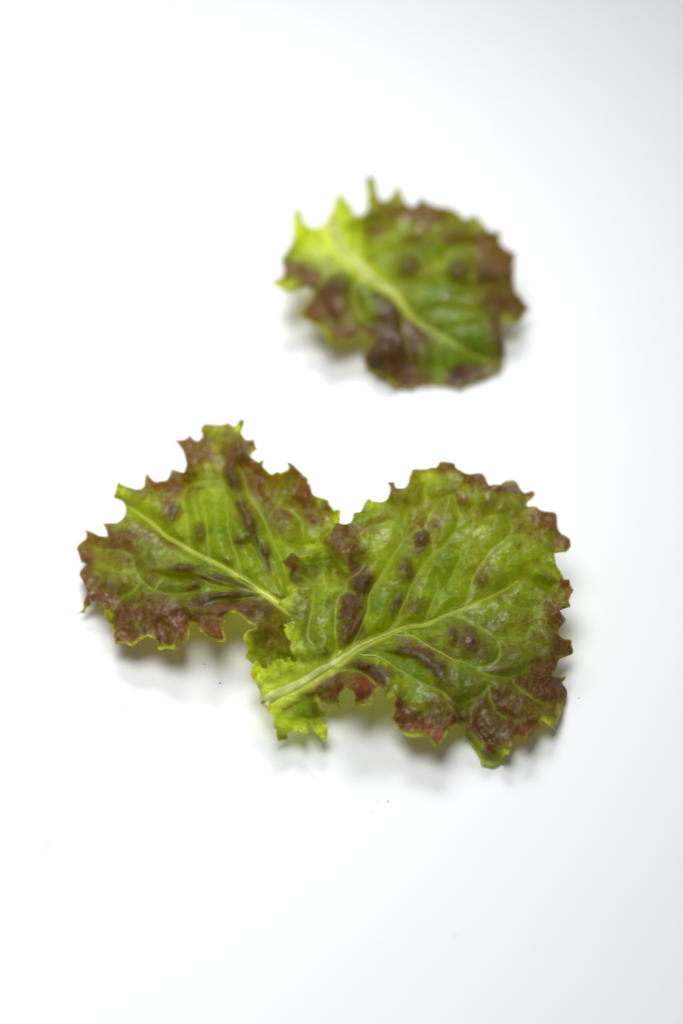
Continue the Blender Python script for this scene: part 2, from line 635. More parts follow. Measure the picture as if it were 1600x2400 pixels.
        for p, w0, w1, sunk in self.veins:
            if sunk:
                continue
            t = np.linspace(0, 1, len(p))
            self.rod("vein", p, w0 + (w1 - w0) * t ** 0.8, M_VEIN, 0.045, 0.10)
        return root

    def rod(self, name, p, w, mat, up, down):
        """p: centre line (sheet), w: full width (sheet px), up/down: bulge in mm per px of width"""
        d = np.gradient(p, axis=0)
        d /= np.linalg.norm(d, axis=1)[:, None] + 1e-9
        nr = np.c_[-d[:, 1], d[:, 0]]
        rings = []
        wob = 1 + 0.12 * fbm(p[:, 0], p[:, 1], 30, self.seed + 90, 2)
        taper = np.minimum(1, np.arange(len(p))[::-1] / 4.0)
        w = w * (0.52 if name == 'midrib' else 0.60) * wob * np.maximum(taper, 0.15) * np.minimum(1, 0.72 + 0.1 * np.arange(len(p)))
        # upper half and lower half keep their own edge points, so the shading does not wrap round
        prof = [(u, 1) for u in (-1, -0.66, -0.25, 0.25, 0.66, 1)] + [(u, -1) for u in (1, 0.5, -0.5, -1)]
        Qs = [p + nr * (u * w * 0.5)[:, None] for u, _ in prof]
        hs = self.height(np.concatenate(Qs)).reshape(len(prof), -1)
        for (u, sd), Q, h in zip(prof, Qs, hs):
            k = 1 - u * u
            dz = -0.10 + (up * w + 0.13) * k if sd > 0 else -0.12 - (0.30 + down * w) * k
            rings.append(unproject(Q[:, 0], Q[:, 1], np.maximum(h + dz, 0.3) / 1000.0))
        R = np.stack(rings, 1)
        n, m = R.shape[:2]
        verts = R.reshape(-1, 3) - self.base
        faces = []
        for a in range(n - 1):
            for b in range(m):
                b2 = (b + 1) % m
                faces.append((a * m + b, a * m + b2, (a + 1) * m + b2, (a + 1) * m + b))
        faces.append(tuple(range(m))[::-1])
        faces.append(tuple((n - 1) * m + k for k in range(m)))
        me = bpy.data.meshes.new(name)
        me.from_pydata(verts.tolist(), [], faces)
        me.materials.append(mat)
        me.polygons.foreach_set('use_smooth', np.ones(len(faces), bool))
        add_attr(me, 'along', np.repeat(np.linspace(0, 1, n), m))
        o = bpy.data.objects.new(name, me)
        COL.objects.link(o)
        o.parent = self.root
        return o


# ---- front leaf (right)
front_outline = (
    C([(370, 1245), (355, 1185), (335, 1120), (320, 1132), (318, 1010), (270, 960), (235, 920), (205, 870), (190, 790), (150, 700),
       (128, 640), (120, 580), (145, 525), (165, 508), (195, 530), (215, 570), (260, 572), (256, 528), (280, 548), (292, 540), (310, 508), (330, 512),
       (348, 488), (362, 512), (385, 493), (398, 515), (430, 522), (455, 492), (470, 473), (485, 508), (518, 520), (535, 500),
       (500, 430), (475, 380), (492, 330), (455, 290), (430, 250), (413, 215), (435, 198), (403, 165), (450, 160), (487, 138),
       (480, 100), (450, 60), (438, 22)])
    + A([(400, 1460), (362, 1440), (385, 1402), (425, 1372), (455, 1350), (435, 1290), (440, 1250), (460, 1190), (465, 1130), (445, 1090),
         (415, 1065), (385, 1040), (420, 1020), (455, 990), (480, 966), (520, 975), (560, 1000), (610, 995), (628, 985), (620, 955),
         (593, 920), (590, 893), (640, 883), (690, 885), (718, 862), (725, 830), (770, 815), (806, 800), (822, 785), (850, 765),
         (880, 715), (905, 688), (960, 700), (1010, 690), (1040, 660), (1048, 610), (1065, 590), (1110, 585), (1135, 560), (1155, 510),
         (1188, 468), (1230, 490), (1290, 498), (1340, 485), (1370, 455), (1385, 410), (1385, 360), (1370, 317), (1420, 314),
         (1432, 350), (1445, 370), (1490, 370), (1530, 360), (1555, 320)])
    + B([(0, 290), (15, 240), (30, 200), (70, 190), (120, 197), (180, 185), (240, 180), (265, 155), (285, 130), (340, 128), (405, 145),
         (420, 180), (470, 210), (530, 238), (590, 235), (655, 235), (690, 265), (710, 310), (730, 340), (780, 338), (825, 340),
         (860, 315), (890, 298), (950, 293), (990, 330), (1015, 380), (1045, 410), (1075, 415), (1100, 392), (1140, 400), (1147, 430),
         (1100, 470), (1078, 505), (1080, 535), (1160, 540), (1200, 570), (1250, 582), (1320, 590), (1350, 620), (1355, 700),
         (1375, 770), (1430, 810), (1472, 845), (1477, 900), (1450, 945), (1400, 955), (1330, 965), (1335, 1020), (1355, 1110),
         (1400, 1170), (1410, 1215), (1462, 1213), (1475, 1270), (1497, 1310), (1470, 1340), (1455, 1400), (1472, 1460), (1430, 1475),
         (1375, 1490)])
    + D([(1400, 80), (1427, 125), (1415, 160), (1375, 200), (1365, 235), (1375, 280), (1430, 310), (1477, 325), (1485, 370), (1500, 420),
         (1470, 455), (1400, 475), (1365, 510), (1330, 590), (1305, 640), (1330, 652), (1380, 660), (1432, 650), (1415, 690),
         (1400, 700), (1425, 750), (1447, 800), (1430, 860), (1410, 880), (1405, 950), (1375, 1010), (1350, 1080), (1330, 1137),
         (1290, 1090), (1250, 1065), (1215, 1040), (1203, 1052), (1180, 1110), (1150, 1160), (1135, 1185), (1130, 1215), (1090, 1230),
         (1050, 1237), (1030, 1205), (1005, 1188), (960, 1215), (935, 1270), (915, 1330), (907, 1360), (870, 1370), (840, 1420),
         (800, 1467), (740, 1477), (690, 1462), (652, 1450), (650, 1415), (625, 1362), (572, 1282), (530, 1218), (505, 1190), (500, 1100), (470, 1098), (420, 1095), (380, 1110),
         (350, 1140), (320, 1200), (300, 1240), (245, 1292), (200, 1260), (170, 1230), (130, 1200), (80, 1195), (20, 1198)])
    + C([(1540, 1182), (1490, 1150), (1450, 1110), (1425, 1060), (1408, 1020), (1430, 950), (1418, 910), (1440, 860), (1442, 838),
         (1400, 835), (1345, 835), (1330, 800), (1325, 760), (1300, 738), (1280, 755), (1245, 790), (1225, 830), (1218, 890),
         (1195, 917), (1130, 915), (1075, 927), (1058, 890), (1065, 840), (1045, 790), (1000, 765), (976, 742), (950, 780),
         (925, 810), (910, 860), (927, 890), (922, 932), (880, 915), (820, 910), (770, 890), (735, 860), (704, 820), (703, 862),
         (732, 890), (742, 955), (790, 965), (787, 1000), (760, 1022), (735, 1032), (780, 1070), (808, 1110), (812, 1160), (797, 1222),
         (770, 1230), (735, 1210), (715, 1170), (690, 1140), (660, 1098), (637, 1103), (632, 1160), (605, 1208), (598, 1170),
         (560, 1160), (510, 1150), (460, 1160), (438, 1185), (447, 1225), (400, 1235)]))
front_holes = []
front_heights = [
    (615, 1650, 12), (600, 1570, 15), (655, 1735, 2.5), (765, 1730, 3), (720, 1640, 13), (700, 1580, 16), (650, 1610, 13),
    (670, 1500, 19), (665, 1400, 21), (665, 1310, 24), (720, 1260, 28), (740, 1420, 24), (770, 1330, 28),
    (800, 1500, 22), (800, 1620, 12), (855, 1650, 11), (950, 1680, 10), (1020, 1745, 6), (1090, 1700, 9), (1150, 1792, 1.0),
    (1260, 1720, 4), (1300, 1690, 2.5), (1330, 1600, 6), (1335, 1500, 10), (1335, 1390, 15), (1330, 1270, 23),
    (1250, 1160, 29), (1160, 1120, 33), (1040, 1085, 36), (960, 1105, 35), (920, 1140, 35), (860, 1180, 33), (800, 1240, 31),
    (900, 1330, 28), (1000, 1250, 31), (1000, 1400, 24), (1100, 1300, 28), (1150, 1400, 23), (1200, 1300, 26), (950, 1500, 19),
    (1050, 1560, 18), (1150, 1520, 18), (1180, 1640, 13), (1060, 1640, 16), (1240, 1560, 14), (900, 1580, 17)]
front_rib = (C([(212, 905), (330, 820), (450, 765), (600, 690), (760, 590), (900, 510), (1010, 430), (1130, 360), (1340, 270), (1568, 185)])
             + D([(130, 175), (330, 90), (530, 15)]) + B([(640, 1415), (810, 1335), (900, 1285), (1000, 1215)]),
             [56, 50, 46, 40, 32, 24, 19, 15, 11, 9, 7.5, 6.5, 5.5, 4.5, 3.5, 2.5])


def V_(pts, w0, w1, sunk=False):
    return (pts, w0, w1, sunk)


front_veins = [
    V_(C([(985, 440), (1010, 400), (1060, 320), (1130, 180), (1185, 30)]) + A([(1200, 1350), (1310, 1170), (1420, 990), (1500, 860)])
       + B([(0, 808), (60, 765), (130, 740)]), 6.5, 2.6),
    V_(B([(130, 740), (150, 690), (200, 590), (300, 460), (400, 435), (430, 530), (455, 630), (440, 700), (425, 765)]), 2.8, 2.2),
    V_(B([(130, 740), (180, 760), (205, 850), (212, 960)]), 2.2, 1.8),
    V_(A([(1500, 860), (1490, 740), (1440, 690), (1380, 660), (1290, 700), (1200, 725), (1130, 770), (1120, 820)]), 2.8, 2.0),
    V_(A([(1500, 740), (1520, 640), (1545, 560)]), 2.2, 1.8),
    V_(C([(1330, 285), (1365, 240), (1420, 170), (1470, 80), (1500, 10)]) + A([(1540, 1380)]) + B([(0, 1300), (60, 1180), (140, 1050), (215, 965),
       (320, 890), (420, 765)]), 6.0, 3.2),
    V_(B([(420, 765), (520, 745), (630, 730), (700, 640), (800, 600), (880, 630), (935, 720), (912, 805)]), 3.2, 2.2),
    V_(B([(800, 600), (808, 530), (840, 470), (860, 430)]), 2.2, 1.6),
    V_(B([(560, 560), (605, 500), (625, 430), (615, 380)]), 2.0, 1.6),
    V_(B([(145, 480), (135, 400), (150, 345), (210, 305), (300, 300)]), 2.2, 1.6),
    V_(B([(140, 1590), (180, 1490), (250, 1340), (350, 1250), (420, 1110), (470, 985), (430, 945), (360, 915)]), 4.2, 2.0),
    V_(B([(255, 1340), (250, 1250), (240, 1150)]), 2.0, 1.4),
    V_(B([(500, 1465), (520, 1400), (545, 1320), (580, 1190), (650, 1080), (740, 950), (910, 805), (980, 795), (1060, 795), (1120, 830)]), 4.6, 2.0),
    V_(B([(800, 1345), (850, 1380), (900, 1430), (1000, 1470), (1130, 1480)]), 2.6, 1.8),
    V_(B([(1000, 1215), (1070, 1180), (1150, 1130)]), 2.2, 1.5),
    # left lobe
    V_(C([(840, 490), (880, 430), (892, 350), (880, 200), (893, 20)]) + A([(882, 1540), (895, 1430), (930, 1350), (985, 1310), (990, 1210), (1040, 1185), (1100, 1150), (1170, 1030)]), 4.6, 2.2),
    V_(C([(640, 330), (625, 240), (645, 150), (672, 50)]) + A([(682, 1400), (690, 1290), (720, 1220), (745, 1165)]), 3.2, 1.8),
    V_(A([(985, 1310), (1040, 1320), (1090, 1370)]), 2.2, 1.5),
    V_(A([(675, 1245), (610, 1190), (540, 1130)]), 2.0, 1.3),
    # lower side
    V_(C([(1100, 440), (1150, 455), (1250, 460), (1350, 510), (1450, 580), (1568, 650)]) + D([(130, 720), (310, 800), (370, 860), (450, 900), (560, 865), (650, 825), (720, 740)]), 6.0, 2.4),
    V_(C([(1420, 270), (1500, 272), (1568, 275)]) + D([(60, 300), (200, 390), (300, 440), (400, 495), (490, 520), (580, 560), (690, 560), (800, 500), (828, 430), (815, 350), (785, 290)]), 5.5, 2.4),
    V_(D([(440, 70), (480, 100), (560, 160), (690, 230), (780, 285), (900, 297), (1050, 300), (1120, 345)]), 4.0, 2.2),
    V_(D([(590, 560), (660, 610), (780, 650), (920, 660), (1030, 620), (1100, 560)]), 2.6, 1.8),
    V_(D([(1050, 300), (1090, 240), (1100, 190)]), 2.2, 1.5),
    V_(C([(880, 600), (960, 595), (1040, 590), (1110, 610), (1190, 660), (1280, 735)]), 3.4, 1.8),
    V_(D([(310, 800), (360, 910), (430, 1000), (440, 1080)]), 2.4, 1.6),
    V_(D([(720, 740), (740, 860), (800, 980), (900, 1040)]), 2.2, 1.4),
    V_(D([(920, 660), (1000, 760), (1100, 830), (1220, 900)]), 2.2, 1.4),
]
front_masks = dict(
    red=[(470, 430, 80, 60, 20, .95), (520, 360, 70, 30, 0, .7), (620, 320, 70, 30, -20, .45), (700, 230, 60, 40, 0, .45), (690, 175, 22, 26, 0, .9),
         (930, 90, 50, 30, 0, .9), (1060, 130, 60, 30, 20, .85), (1180, 180, 90, 24, 10, .85), (1270, 190, 40, 30, 30, .7), (1380, 310, 55, 42, 20, .9),
         (1450, 420, 42, 42, 0, .95), (1340, 380, 60, 40, 0, .4), (1460, 620, 38, 50, 0, .85), (1420, 760, 50, 60, 0, .75), (1450, 890, 48, 42, 0, .85),
         (1380, 980, 60, 40, 0, .8), (1330, 1050, 100, 50, 10, .75), (1200, 1150, 150, 70, 0, .8), (1430, 1130, 35, 80, 0, .55), (1150, 1280, 120, 55, 10, 1),
         (1280, 1240, 65, 55, 0, .95), (1130, 1350, 40, 40, 0, .6), (820, 1240, 115, 45, 15, 1), (900, 1290, 45, 30, 0, 1), (720, 1180, 32, 60, 0, .95),
         (900, 1150, 60, 50, 0, .5), (960, 1210, 40, 40, 0, .8), (560, 1070, 75, 60, 10, 1), (450, 1090, 85, 42, 0, .85), (400, 1050, 90, 30, -20, .65),
         (580, 1000, 60, 30, 20, .9), (350, 1140, 30, 30, 0, .4), (290, 1125, 80, 20, -25, .45), (520, 550, 60, 60, -10, .9), (500, 700, 45, 60, 0, .9),
         (500, 820, 40, 80, 10, .75), (550, 620, 45, 45, 0, .85), (780, 700, 45, 38, 0, .65), (710, 700, 22, 50, 10, .65), (820, 890, 130, 30, 20, .7),
         (250, 530, 45, 42, 0, .75), (280, 590, 60, 50, 30, .65), (290, 690, 50, 90, 0, .4), (360, 555, 15, 20, 0, .65), (330, 880, 60, 60, 0, .2),
         (900, 260, 150, 70, 0, .28), (1100, 560, 40, 60, 20, .5), (1080, 470, 60, 60, 0, .2), (850, 320, 70, 40, 0, .35), (820, 400, 70, 60, 0, .5),
         (330, 1230, 30, 40, 0, .45), (1330, 930, 210, 330, 0, .34), (1080, 240, 330, 130, 15, .28), (1180, 1100, 230, 190, 0, .3), (1250, 300, 60, 60, 0, .25), (1000, 870, 90, 70, 0, .35)],
    dark=[(820, 405, 35, 40, 0, 1), (745, 540, 34, 54, -30, .95), (545, 590, 40, 60, 0, .75), (500, 700, 35, 45, 0, .65), (1030, 860, 36, 52, 0, .95),
          (960, 845, 26, 32, 0, .85), (860, 965, 85, 28, 35, 1), (908, 1020, 26, 46, -20, 1), (740, 912, 105, 22, 12, .95), (640, 1020, 48, 40, 20, .95),
          (560, 975, 60, 20, 10, .65), (975, 1215, 26, 32, 0, .85), (1090, 590, 25, 28, 0, .6), (710, 700, 15, 48, 15, .65), (130, 1160, 10, 14, -40, .9), (388, 920, 14, 9, 0, .9),
          (530, 800, 14, 60, 25, .5)],
    pale=[(1058, 1335, 75, 15, 57, .75), (222, 620, 20, 60, 0, .8), (215, 690, 30, 40, 0, .9), (215, 790, 35, 40, 0, .95), (300, 430, 30, 30, 0, .8), (470, 540, 16, 34, -20, .7), (120, 1000, 85, 45, -15, .9), (240, 970, 90, 22, 0, .8), (245, 860, 40, 70, 0, .85), (345, 440, 45, 40, 0, .85), (170, 1130, 60, 60, 0, .8),
          (240, 1250, 110, 40, 0, .75), (375, 1275, 28, 45, 0, .8), (330, 640, 60, 90, 0, .3), (240, 645, 30, 30, 0, .8), (1180, 1360, 30, 25, 0, .5),
          (210, 1080, 160, 26, -27, .6), (1370, 1230, 30, 20, 30, .9), (590, 250, 50, 30, 0, .35), (430, 620, 60, 60, 0, .35), (840, 130, 50, 30, 0, .3)],
    deep=[(920, 520, 90, 60, 0, .8), (1010, 1050, 70, 55, 0, .95), (1110, 900, 60, 55, 0, .9), (640, 690, 50, 70, 0, .7), (1150, 770, 100, 45, 0, .7),
          (560, 900, 40, 60, 20, .6), (820, 1100, 60, 40, 20, .8), (1170, 970, 90, 40, 0, .7), (760, 620, 60, 60, 0, .5), (1380, 460, 80, 50, 0, .5),
          (1170, 1050, 80, 50, 0, .6)],
    ruby=[(820, 1250, 110, 40, 15, .8), (900, 1300, 45, 30, 0, .9), (560, 1080, 70, 60, 0, .9), (470, 1110, 60, 30, 0, .8), (690, 1200, 20, 40, 0, .7), (440, 470, 40, 20, 0, .6),
          (560, 1140, 50, 30, 0, .9), (1280, 1270, 50, 30, 0, .7), (1360, 1230, 30, 30, 0, .6), (1460, 600, 20, 30, 0, .5)],
    bend=[(1050, 1335, 80, 16, 57, -3.5), (1090, 1320, 80, 16, 57, 1.5), (470, 470, 60, 90, 10, 2.5), (430, 560, 40, 60, 0, -3.0), (1380, 580, 60, 20, 30, 1.8), (1350, 610, 60, 14, 30, -1.5),
          (540, 1080, 90, 40, 0, 2.0), (1000, 1180, 30, 90, 0, -1.8), (1250, 950, 60, 50, 0, 1.5), (1090, 230, 90, 60, 0, 1.5)])
front_edges = [(420, 1150, 500, 80, 0, 1), (900, 1290, 500, 120, 0, .8), (180, 1000, 200, 120, 0, 1), (230, 800, 60, 400, 0, .9), (480, 540, 60, 80, 0, .7)]
front = Leaf(11, front_outline, front_holes, front_heights, PF, front_veins, front_rib, front_masks, front_edges)
front.build("lettuce_leaf", "large red-edged lettuce leaf in front at right, its pale cut stem overlapping its neighbour", "lettuce leaf",
            "red lettuce leaves on the white table", (640, 1740))

# ---- left leaf, partly under the front one
left_outline = (
    G([(98, 1000), (160, 968), (165, 940), (170, 880), (195, 800), (190, 720), (160, 660), (118, 590), (140, 530), (187, 475), (170, 460), (138, 450),
       (110, 350), (88, 290), (140, 230), (190, 195), (195, 150), (178, 92), (220, 120), (290, 155), (360, 170), (420, 165), (410, 110)])
    + E([(375, 1232), (460, 1230), (530, 1215), (590, 1170), (620, 1110), (615, 1050), (580, 990), (540, 970), (497, 955), (520, 890),
         (545, 798), (600, 815), (680, 845), (750, 860), (800, 850), (825, 815), (830, 740), (850, 688), (880, 730), (930, 770), (990, 785),
         (1050, 770), (1090, 730), (1105, 680), (1113, 643), (1180, 660), (1250, 680), (1265, 640), (1272, 580), (1255, 490), (1220, 410),
         (1160, 333), (1250, 325), (1290, 300), (1310, 272), (1340, 310), (1380, 340), (1420, 320), (1450, 280), (1428, 220), (1470, 153)])
    + F([(200, 165), (290, 160), (345, 143), (400, 185), (440, 150), (465, 108), (522, 108), (500, 190), (490, 260), (540, 330),
         (617, 325), (635, 380), (652, 425), (610, 450), (590, 510), (640, 550), (680, 570), (717, 540), (705, 600), (740, 660), (790, 705),
         (830, 712), (870, 668), (910, 695), (960, 680), (1010, 640), (998, 570), (1060, 605), (1110, 660), (1160, 715), (1198, 743),
         (1190, 790), (1230, 820), (1250, 900), (1290, 935), (1360, 955), (1422, 983), (1440, 1040), (1480, 1095), (1547, 1088), (1540, 1150),
         (1550, 1220), (1590, 1290)])
    + [(806, 1262), (800, 1284)]
    + [(784, 1300), (782, 1330), (770, 1390), (778, 1450), (765, 1515), (738, 1552), (700, 1566), (650, 1590), (612, 1580), (596, 1560)]
    + H([(560, 1510), (540, 1470), (558, 1400), (530, 1300), (513, 1240), (560, 1200), (637, 1170), (632, 1130), (580, 1100), (530, 1060), (460, 1013),
         (420, 1025), (390, 1005), (345, 983), (330, 1040), (310, 1090), (273, 1110), (285, 1180), (307, 1270), (300, 1302), (245, 1307),
         (180, 1280), (110, 1250), (50, 1190)])
    + G([(1384, 1115), (1340, 1095), (1308, 1093), (1310, 1200), (1290, 1300), (1210, 1315), (1138, 1318), (1178, 1387), (1110, 1380),
         (1040, 1375), (1000, 1402), (970, 1400), (965, 1340), (940, 1280), (890, 1250), (845, 1238), (790, 1270), (740, 1310), (690, 1358),
         (640, 1325), (570, 1315), (508, 1322), (495, 1220), (470, 1140), (430, 1090), (398, 1010), (400, 950), (370, 910), (320, 885),
         (260, 868), (230, 915), (190, 940), (175, 985)]))
left_heights = [
    (190, 1435, 2), (270, 1500, 4), (400, 1520, 11), (330, 1490, 7), (450, 1490, 15), (520, 1500, 18), (580, 1440, 18), (590, 1550, 6), (640, 1580, 3), (700, 1555, 5),
    (760, 1500, 8), (770, 1400, 13), (660, 1420, 15), (690, 1330, 18), (770, 1300, 19), (750, 1215, 24), (690, 1130, 28), (600, 1080, 31),
    (570, 1000, 34), (490, 985, 34), (430, 1060, 31), (420, 1110, 28), (300, 1150, 22), (280, 1200, 20), (200, 1250, 11), (190, 1320, 8),
    (480, 1320, 20), (400, 1260, 22), (350, 1400, 15), (300, 1330, 16), (550, 1250, 23), (560, 1370, 18), (450, 1420, 16), (500, 1150, 28), (620, 1200, 26)]
left_rib = (H([(1010, 985), (960, 950), (880, 885), (700, 765), (480, 622), (250, 480), (0, 358)]) + G([(1200, 250), (1060, 170), (920, 40)]) + E([(800, 1150), (700, 1080), (600, 1040)]),
            [17, 15, 13.5, 12, 10, 8.5, 7, 6, 4.5, 3])
left_veins = [
    V_(H([(1040, 900), (1005, 800), (985, 650), (925, 440), (870, 330), (800, 160), (740, 10)]) + F([(740, 1190), (640, 1050), (565, 925), (520, 760), (440, 590)]), 6, 2.6),
    V_(H([(935, 850), (890, 790), (780, 590), (725, 440), (640, 300)]), 7, 4),
    V_(H([(520, 630), (480, 560), (450, 420), (390, 260), (330, 20)]) + F([(340, 1180), (325, 1050)]), 5, 2.4),
    V_(F([(1180, 1460), (1165, 1400), (1150, 1320), (1125, 1200), (1040, 1100), (940, 1060), (870, 1035), (800, 930), (740, 860)]), 4.4, 2.4),
    V_(F([(870, 1035), (905, 960), (945, 870)]), 2.4, 1.6),
    V_(F([(870, 1035), (810, 1110), (765, 1190)]), 2.4, 1.8),
    V_(E([(1380, 800), (1450, 780), (1540, 768)]) + F([(140, 770), (280, 795), (360, 860)]), 3.4, 2.4),
    V_(E([(1320, 1480), (1300, 1380), (1290, 1200), (1260, 1050), (1240, 930), (1300, 830), (1380, 800)]), 4.4, 3.0),
    V_(F([(140, 1560), (120, 1350), (100, 1150), (60, 980), (40, 850)]), 3.4, 2.0),
    V_(F([(325, 1050), (330, 940), (300, 800)]), 2.4, 1.6),
    V_(F([(300, 590), (240, 480), (200, 400)]), 2.4, 1.5),
    V_(H([(720, 790), (600, 770), (450, 735), (300, 725), (150, 680), (0, 615)]) + G([(1280, 610), (1180, 600), (1060, 570)]), 4, 2.4),
    V_(H([(690, 830), (560, 840), (440, 852), (250, 860), (100, 905)]), 4.4, 2.2),
    V_(G([(1060, 570), (1000, 660), (920, 750), (800, 650), (720, 520), (690, 380)]), 2.6, 2.0),
    V_(G([(920, 750), (1100, 800), (1280, 790), (1384, 740)]), 2.4, 1.8),
    V_(G([(690, 380), (560, 330), (440, 320), (330, 310), (220, 260)]), 2.4, 1.6),
    V_(G([(720, 520), (560, 560), (440, 520), (360, 470)]), 2.4, 1.6),
    V_(G([(800, 650), (680, 780), (560, 860), (470, 1000)]), 2.4, 1.6),
]
left_masks = dict(
    red=[(330, 960, 300, 190, 0, .3), (1230, 400, 230, 230, 0, .3), (640, 290, 240, 150, 0, .3), (250, 680, 140, 75, 10, .9), (120, 850, 55, 95, 0, 1), (200, 960, 95, 65, 0, .75), (450, 1080, 250, 75, 5, 1), (700, 1120, 160, 75, 0, 1), (830, 1170, 55, 65, 0, 1),
         (550, 1200, 140, 45, 0, 1), (330, 1200, 75, 60, 0, .85), (1000, 1040, 140, 42, 10, .95), (860, 1040, 110, 42, 0, .95), (560, 380, 140, 62, -10, .9),
         (700, 220, 95, 85, 0, .8), (620, 150, 42, 32, 0, .5), (870, 130, 65, 80, 0, .55), (950, 230, 62, 85, 30, .9), (1040, 330, 62, 85, 0, .9),
         (1080, 440, 62, 62, 0, .85), (1150, 560, 75, 52, 0, .85), (1310, 430, 62, 80, 0, .75), (1210, 400, 100, 80, 0, .4), (1240, 300, 42, 42, 0, .7),
         (1340, 560, 62, 52, 0, .7), (1000, 180, 42, 26, 0, .8), (1420, 500, 42, 42, 0, .4), (1090, 1130, 105, 95, 0, .5), (1150, 1220, 95, 85, 0, .55),
         (560, 510, 45, 62, 0, .55), (420, 860, 60, 60, 0, .3), (330, 760, 62, 52, 0, .5), (580, 690, 85, 26, 30, .6), (420, 640, 90, 60, 20, .4), (90, 730, 30, 50, 0, .6)],
    dark=[(912, 340, 36, 72, -10, .95), (970, 510, 30, 62, -15, .95), (1005, 580, 30, 52, 0, .95), (1035, 690, 15, 115, -22, .85), (960, 670, 38, 24, 0, .9),
          (1085, 740, 26, 48, -10, .85), (890, 800, 26, 26, 0, .65), (735, 650, 26, 38, 0, .65), (595, 535, 30, 52, 10, .85), (640, 832, 82, 24, -10, 1),
          (780, 890, 115, 20, 12, 1), (700, 925, 52, 24, -15, .95), (950, 930, 105, 16, 22, .95), (760, 1010, 62, 26, 0, .9), (880, 980, 155, 18, -3, .95),
          (1060, 1070, 52, 32, 0, .75), (1095, 820, 14, 62, -20, .6), (1160, 980, 40, 12, 30, .6)],
    pale=[(300, 400, 50, 50, 0, .45), (240, 1080, 32, 32, 0, .8), (945, 70, 26, 32, 0, 1), (1000, 205, 18, 26, 0, .9), (1470, 560, 30, 55, 0, .95), (400, 1235, 34, 28, 0, .8),
          (540, 1275, 60, 14, 0, .7), (930, 1095, 55, 20, 20, .6), (985, 1200, 18, 60, 0, .7), (1000, 1300, 30, 60, 0, .4), (1400, 480, 30, 50, 0, .35), (840, 80, 60, 25, 0, .4),
          (640, 600, 80, 60, 40, .3), (780, 480, 70, 100, 0, .25), (1100, 900, 50, 80, -20, .2), (140, 1060, 40, 20, 0, .6)],
    deep=[(870, 630, 50, 62, 0, .8), (450, 780, 90, 75, 0, .9), (560, 930, 90, 32, 0, .9), (1240, 680, 60, 60, 0, .5), (1100, 1200, 90, 90, 0, .6), (1000, 600, 60, 90, 0, .4)],
    ruby=[(840, 1190, 40, 40, 0, .8), (125, 690, 20, 30, 0, .8), (1310, 400, 40, 40, 0, .6), (700, 1190, 80, 30, 0, .5), (1020, 170, 30, 20, 0, .7)],
    bend=[(950, 150, 40, 130, 0, 2.5), (1330, 430, 50, 90, 20, 2.5), (1250, 480, 60, 30, 20, -2.0), (650, 880, 150, 20, 5, -1.8), (900, 900, 140, 18, 20, -1.8),
          (850, 1060, 180, 25, 0, 1.5), (400, 450, 200, 60, 30, 1.5), (300, 900, 60, 60, 0, 2.0)])
left_edges = [(560, 1200, 700, 130, 0, 1), (990, 1250, 60, 200, 0, 1), (950, 130, 60, 90, 0, .5)]
left = Leaf(23, left_outline, [], left_heights, QF, left_veins, left_rib, left_masks, left_edges)
left.build("lettuce_leaf", "brown-tinged lettuce leaf lying at left, its stem end tucked under the front leaf", "lettuce leaf",
           "red lettuce leaves on the white table", (640, 1590))

# ---- back leaf, out of focus
back_outline = (
    I([(420, 480), (448, 425), (480, 480), (505, 560), (540, 625), (600, 660), (690, 645), (760, 590), (810, 500), (850, 380), (893, 290), (960, 345),
       (1020, 430), (1060, 510), (1120, 530), (1190, 470), (1210, 350), (1200, 220), (1185, 130), (1240, 100), (1290, 180), (1310, 280),
       (1330, 355), (1400, 375), (1460, 320), (1500, 250), (1540, 205)])
    + J([(95, 290), (130, 375), (210, 425), (280, 390), (310, 330), (370, 385), (450, 410), (500, 440), (570, 430), (660, 470), (730, 515),
         (780, 565), (880, 525), (940, 570), (1000, 650), (1060, 700), (1155, 695), (1160, 800), (1220, 885), (1315, 950), (1320, 1050),
         (1310, 1200), (1330, 1340), (1390, 1425), (1475, 1530)])
    + L([(1430, 620), (1370, 710), (1290, 740), (1210, 710), (1165, 760), (1180, 850), (1212, 950), (1207, 1070), (1160, 1185), (1090, 1255),
         (1000, 1312), (900, 1345), (800, 1370), (720, 1412), (650, 1393), (560, 1378), (450, 1362), (360, 1352), (280, 1380), (220, 1428),
         (150, 1432), (60, 1405)])
    + K([(1530, 1412), (1480, 1380), (1400, 1315), (1300, 1262), (1200, 1205), (1155, 1120), (1175, 1040), (1230, 970), (1275, 920), (1230, 868), (1130, 838),
         (1040, 870), (960, 905), (880, 922), (815, 960), (775, 920), (770, 842), (700, 803), (640, 743), (570, 693), (492, 640), (497, 590),
         (560, 520), (600, 440), (612, 370), (540, 338), (440, 372), (330, 375), (240, 335), (165, 265), (240, 240), (290, 200), (290, 130),
         (262, 30)])
    + I([(285, 975), (340, 900), (390, 830), (405, 700), (403, 560)]))
back_heights = [
    (700, 500, 20), (770, 490, 22), (800, 460, 25), (640, 655, 15), (650, 600, 16), (690, 745, 15), (780, 800, 13), (720, 650, 17), (860, 790, 10), (865, 850, 6), (950, 905, 1.5), (1060, 900, 2),
    (1150, 880, 3), (1180, 810, 6), (1170, 760, 9), (1235, 720, 9), (1205, 620, 18), (1160, 540, 24), (1060, 490, 29), (960, 470, 31),
    (930, 440, 33), (865, 420, 35), (830, 520, 25), (800, 580, 20), (870, 640, 18), (960, 620, 21), (1060, 600, 22), (1000, 730, 14), (1080, 800, 10), (900, 720, 14)]
